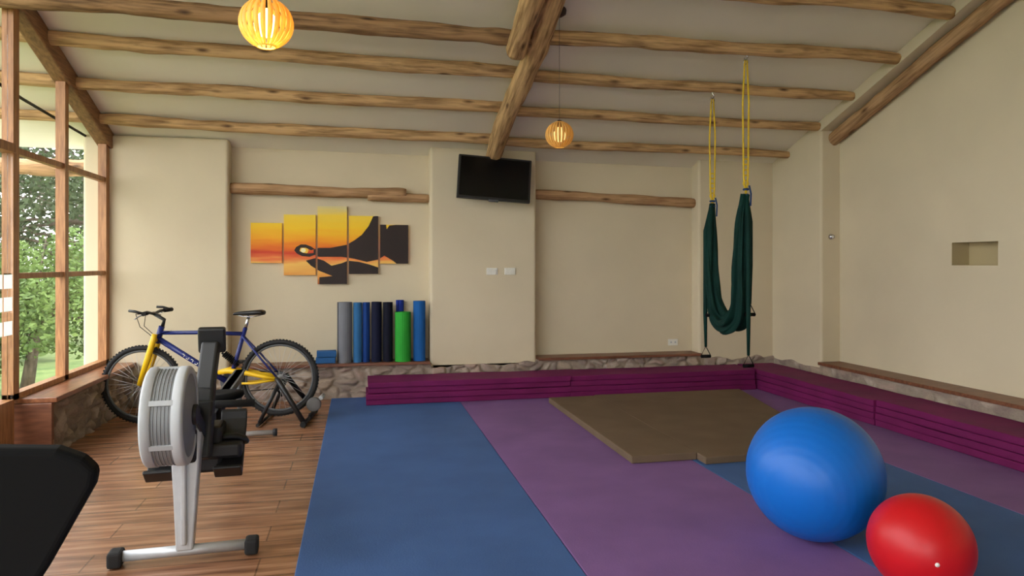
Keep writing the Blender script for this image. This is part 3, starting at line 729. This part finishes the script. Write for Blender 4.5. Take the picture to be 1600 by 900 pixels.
for s_ in (-1,1): mb.lathe([(R-.030,s_*(W-.004)),(.075,s_*(W+.004)),(.06,s_*(W+.010)),(0,s_*(W+.012))],c=FC,ax=(0,1,0),n=48)
mb.lathe([(R-.007,-.045),(R-.007,.045)],c=FC,ax=(0,1,0),n=72)
for k in range(5): mb.torus(FC+Vector((0,-.028+.014*k,0)),(0,1,0),R-.006,.0018,72,6)
mb.obj("mesh_guard",MESHG,parent=rm,label="grey perforated guard")
for s_ in (-1,1):
    mb=MB(); mb.cyl(FC+Vector((0,s_*(W+.008),0)),FC+Vector((0,s_*(W+.028),0)),.045,28); mb.obj("hub_cap",BLACK,parent=rm,bevel=.004)
    mb=MB(); mb.obox(FC+Vector((.12,s_*(W+.018),-.06)),(.32,.014,.06),(0,math.radians(28),0)); mb.obj("cage_bracket",BLACK,parent=rm,bevel=.003)
mb=MB()
for seg,(w,d) in ((((.10,-.045,.44),(.17,-.05,.68)),(.10,.08)),(((.17,-.05,.64),(.215,-.055,.76)),(.09,.066)),(((.20,-.055,.74),(.285,-.070,.95)),(.085,.056))):
    a,b=Vector(seg[0]),Vector(seg[1]); dd=b-a; L_=dd.length
    m=Matrix.Translation((a+b)/2)@dd.to_track_quat('Z','Y').to_matrix().to_4x4()
    mb.box(-w/2,w/2,-d/2,d/2,-L_/2-.01,L_/2+.01,0,m)
mb.obj("monitor_arm",BLACK,parent=rm,bevel=.014,seg=3)
mb=MB(); mb.obox((.30,-.072,.97),(.04,.128,.128),(0,-.2,0)); mb.obj("monitor",BLACK,parent=rm,bevel=.01)
mb=MB(); mb.obox((.322,-.072,.975),(.004,.09,.06),(0,-.2,0)); mb.obj("display",DGREY,parent=rm)
for s_ in (-1,1):
    mb=MB(); m=Matrix.Translation((.38,s_*.155,.43))@Euler((0,math.radians(-42),0)).to_matrix().to_4x4()
    # footplate with rounded toe, heel cup and strap
    prof=[(-.19,-.012),(.10,-.014),(.165,.004),(.19,.035),(.17,.035),(.14,.016),(.08,.008),(-.15,.010),(-.165,.045),(-.185,.085),(-.20,.08)]
    vs=[m@Vector((p[0],q,p[1])) for q in (-.064,.064) for p in prof]; n=len(prof)
    mb.add(vs,[tuple(range(n)),tuple(range(2*n-1,n-1,-1))]+[(i,i+n,(i+1)%n+n,(i+1)%n) for i in range(n)])
    st=[(-.0,-.07,.005),(-.01,-.066,.045),(-.01,-.03,.07),(-.01,.03,.07),(-.01,.066,.045),(0,.07,.005)]
    mb.tube([m@Vector(q) for q in st],.018,8)
    mb.obj("foot_stretcher",BLACK,parent=rm,bevel=.006)
mb=MB(); mb.box(.25,.42,-.215,.215,.38,.46); mb.obj("stretcher_bar",BLACK,parent=rm,bevel=.02,seg=3)
mb=MB(); mb.tube([(.54,-.25,.60),(.50,-.08,.61),(.50,.08,.61),(.54,.25,.60)],.020,12); mb.obj("pull_handle",RUB,parent=rm)
mb=MB(); n=20; vs=[]
for (sc,z) in ((.7,.565),(.95,.57),(1,.585),(.97,.605),(.8,.612),(.3,.604)):
    for j in range(n):
        a=2*math.pi*j/n; vs.append((.85+.12*sc*math.cos(a)*(1-.1*math.cos(a)),.17*sc*math.sin(a),z+.012*abs(math.sin(a))*sc))
fs=[(i*n+j,i*n+(j+1)%n,(i+1)*n+(j+1)%n,(i+1)*n+j) for i in range(5) for j in range(n)]+[tuple(range(n)),tuple(5*n+j for j in range(n))]
mb.add(vs,fs,0,True); mb.obj("seat",BLACKM,parent=rm)
mb=MB(); mb.box(.78,.92,-.06,.06,.46,.57); mb.obj("seat_carriage",BLACK,parent=rm,bevel=.005)

# ------------------------------------------------ office chair
ch=thing("office_chair","black upholstered office chair with a rounded backrest","office chair",(-.832,1.95,0),math.radians(8))
mb=MB()
pts=[(.08,.60),(.13,.68),(.222,.855),(.228,.89),(.20,.92),(.15,.945),(0,.960),(-.18,.955),(-.222,.925),(-.232,.875),(-.17,.66),(-.13,.60)]
mb.prism(pts,-.265,-.205,'Y'); mb.obj("backrest",BLACKM,parent=ch,bevel=.016,seg=4)
mb=MB(); mb.prism([(-.22,-.2),(.22,-.2),(.25,.0),(.24,.18),(-.24,.18),(-.25,0)],.36,.43,'Z'); mb.obj("seat",BLACKM,parent=ch,bevel=.025,seg=4)
mb=MB(); mb.tube([(0,-.235,.66),(0,-.25,.42),(0,-.12,.34),(0,0,.34)],.02,12); mb.cyl((0,0,.1),(0,0,.37),.028,16); mb.obj("support_post",BLACK,parent=ch)
mb=MB()
for k in range(5):
    a=2*math.pi*k/5+.3; mb.tube([(0,0,.11),(.28*math.cos(a),.28*math.sin(a),.075)],[.026,.016],10)
mb.obj("star_base",BLACK,parent=ch)
for k in range(5):
    a=2*math.pi*k/5+.3; mb=MB(); c=Vector((.28*math.cos(a),.28*math.sin(a),.028)); d=Vector((-math.sin(a),math.cos(a),0))
    mb.cyl(c-d*.022,c+d*.022,.028,16); mb.cyl(c,c+Vector((0,0,.05)),.007,8); mb.obj("caster",BLACK,parent=ch)

# ------------------------------------------------ garden outside
GR=M("lawn_grass",(84,108,50),.9,scale=3,col2=(126,142,78),bump=.5,bscale=60)
mb=MB()
ng=40
vs=[(-40+i*36.0/ng*1.04,-15+j*60/ng,-.22+.03*noise.noise(Vector((i*.6,j*.6,0)))) for j in range(ng+1) for i in range(ng+1)]
vs=[(min(v[0],-2.5),v[1],v[2]) for v in vs]
mb.add(vs,[(j*(ng+1)+i,j*(ng+1)+i+1,(j+1)*(ng+1)+i+1,(j+1)*(ng+1)+i) for j in range(ng) for i in range(ng)],0,True)
g=mb.obj("lawn",GR,label="green garden lawn outside the windows",cat="lawn"); g["kind"]="stuff"
mb=MB(); mb.box(-3.6,-2.46,-2.6,7.6,-.15,-.03); mb.obj("terrace_paving",M("terrace_stone",(150,140,128),.85,var=.1),label="pale stone terrace strip along the glazed wall",cat="terrace")
mb=MB(); mb.box(-2.4,12,-14,-2.68,-.12,-.03); mb.obj("patio",M("patio_stone",(150,140,125),.85,var=.1),label="pale paved patio outside the added glazed opening",cat="patio")
mb=MB(); mb.tube([(-2.5,4.6,2.70),(-2.5,6.0,2.60),(-2.5,7.3,2.54)],.012,8); mb.obj("steel_cable",BLACKM,label="dark cable running under the eaves outside the window",cat="cable")
BARK=M("bark",(76,66,56),.9,scale=6,stretch=(4,4,1),col2=(112,98,86),bump=.5)
def leafmat(c1,c2):
    m=M("leaves",c1,.6,scale=2.2,col2=c2,spec=.2,transl=.25); return m
L1=leafmat((58,84,36),(122,146,80)); L2=leafmat((50,64,42),(92,106,74)); L3=leafmat((84,78,72),(124,114,104))
def plant(nm,cat,label,loc,blobs,nleaf,ls,lm,seed,trunk=1.0,branches=8,tr=.06):
    rnd=random.Random(seed); t=thing(nm,label,cat,loc)
    mb=MB(); H=max(b[2] for b in blobs)
    mb.tube([(0,0,0),(.05*H,0,H*.35*trunk),(0,.04*H,H*.7)],[tr*1.3,tr,tr*.4],10)
    for k in range(branches):
        b=rnd.choice(blobs); s_=Vector((.02,.01,H*rnd.uniform(.2,.6)))
        e=Vector((b[0],b[1],b[2]))+Vector((rnd.uniform(-1,1),rnd.uniform(-1,1),rnd.uniform(-.5,1)))*b[3]*.7
        mid=(s_+e)/2+Vector((rnd.uniform(-.1,.1),rnd.uniform(-.1,.1),.1))
        mb.tube([s_,mid,e],[tr*.5,tr*.3,tr*.1],7)
    mb.obj("trunk",BARK,parent=t)
    mb=MB(); vs=[];fs=[]
    for k in range(nleaf):
        b=rnd.choice(blobs); d=Vector((rnd.gauss(0,1),rnd.gauss(0,1),rnd.gauss(0,1))).normalized()
        c=Vector(b[:3])+d*b[3]*(rnd.random()**.45)
        if c.z<.06: c.z=.06+rnd.random()*.2
        a=Vector((rnd.gauss(0,1),rnd.gauss(0,1),rnd.gauss(0,.6))).normalized(); w=a.cross(Vector((rnd.gauss(0,1),rnd.gauss(0,1),rnd.gauss(0,1)))).normalized()
        l=ls*rnd.uniform(.6,1.3); o=len(vs)
        vs+=[c-a*l*.5,c+w*l*.28,c+a*l*.5,c-w*l*.28]; fs.append((o,o+1,o+2,o+3))
    mb.add(vs,fs); f=mb.obj("foliage",lm,parent=t)
def bl(seed,n,rx,ry,z0,z1,r):
    q=random.Random(seed); return [(q.uniform(-rx,rx),q.uniform(-ry,ry),q.uniform(z0,z1),r*q.uniform(.7,1.2)) for _ in range(n)]
plant("garden_shrub","shrub","leafy light green garden shrub behind the window",(-3.95,9.6,-.17),bl(1,18,.8,.7,.3,1.7,.42),15000,.07,L1,3)
plant("garden_shrub","shrub","leafy green garden shrub beyond the terrace",(-6.0,12.0,-.17),bl(2,14,1.1,.8,.3,1.5,.5),9000,.10,L1,4)
plant("garden_tree","tree","green tree with thin branches in the garden",(-5.2,15.5,-.17),bl(5,22,1.8,1.2,1.2,4.4,.85),18000,.12,L2,5,tr=.1,branches=14)
plant("garden_tree","tree","sparse greyish tree with bare twigs in the garden",(-6.4,20.5,-.17),bl(6,26,2.6,1.5,2.0,7.4,1.1),20000,.14,L3,6,tr=.12,branches=60)
plant("garden_tree","tree","large green tree at the far side of the lawn",(-13.5,25,-.17),bl(7,20,3,2,1.5,6,1.2),9000,.18,L2,8,tr=.18,branches=14)
plant("garden_shrub","shrub","low green hedge shrub at the far edge of the lawn",(-9.8,17.5,-.17),bl(8,22,2.4,.8,.3,1.4,.6),8000,.13,L1,9)
plant("garden_shrub","shrub","green hedge shrub beside the terrace",(-6.8,4.6,-.17),bl(9,16,.9,2.5,.3,1.3,.55),6000,.12,L1,10)
log("pergola_log",(-5.1,8.3,2.36),(-2.5,8.1,2.36),.09,LOGD,"weathered pergola log outside the window",91,"pergola logs",cat="pergola beam")
log("pergola_post",(-5.1,8.3,-.2),(-5.1,8.3,2.28),.07,LOGD,"upright weathered pergola post outside the window",95,cat="pergola post")

# ------------------------------------------------ world & lights
w=bpy.data.worlds.new("sky"); S.world=w; w.use_nodes=True
nt=w.node_tree; bg=nt.nodes["Background"]
tc=nt.nodes.new("ShaderNodeTexCoord"); sp=nt.nodes.new("ShaderNodeSeparateXYZ"); cr=nt.nodes.new("ShaderNodeValToRGB")
nt.links.new(tc.outputs["Generated"],sp.inputs[0]); nt.links.new(sp.outputs["Z"],cr.inputs[0])
cr.color_ramp.elements[0].position=.0; cr.color_ramp.elements[0].color=(.88,.88,.86,1); cr.color_ramp.elements[1].position=.6; cr.color_ramp.elements[1].color=(.84,.88,.94,1)
nt.links.new(cr.outputs[0],bg.inputs[0]); bg.inputs[1].default_value=3.9
su=bpy.data.lights.new("sun",'SUN'); su.energy=1.0; su.angle=.8; su.color=(1,.95,.86)
so=bpy.data.objects.new("sun",su); COL.objects.link(so); so.rotation_euler=(math.radians(35),math.radians(-25),0)

# ------------------------------------------------ camera
cam=bpy.data.cameras.new("camera"); cam.sensor_width=36; cam.lens=1100/1600*36; cam.shift_y=-38/1600; cam.clip_start=.05; cam.clip_end=200
co=bpy.data.objects.new("camera",cam); COL.objects.link(co); co.location=(0,0,1.35)
co.rotation_euler=(math.radians(90),0,-math.atan2(238,1100))
S.camera=co
S.view_settings.view_transform='Standard'
S.view_settings.exposure=.68
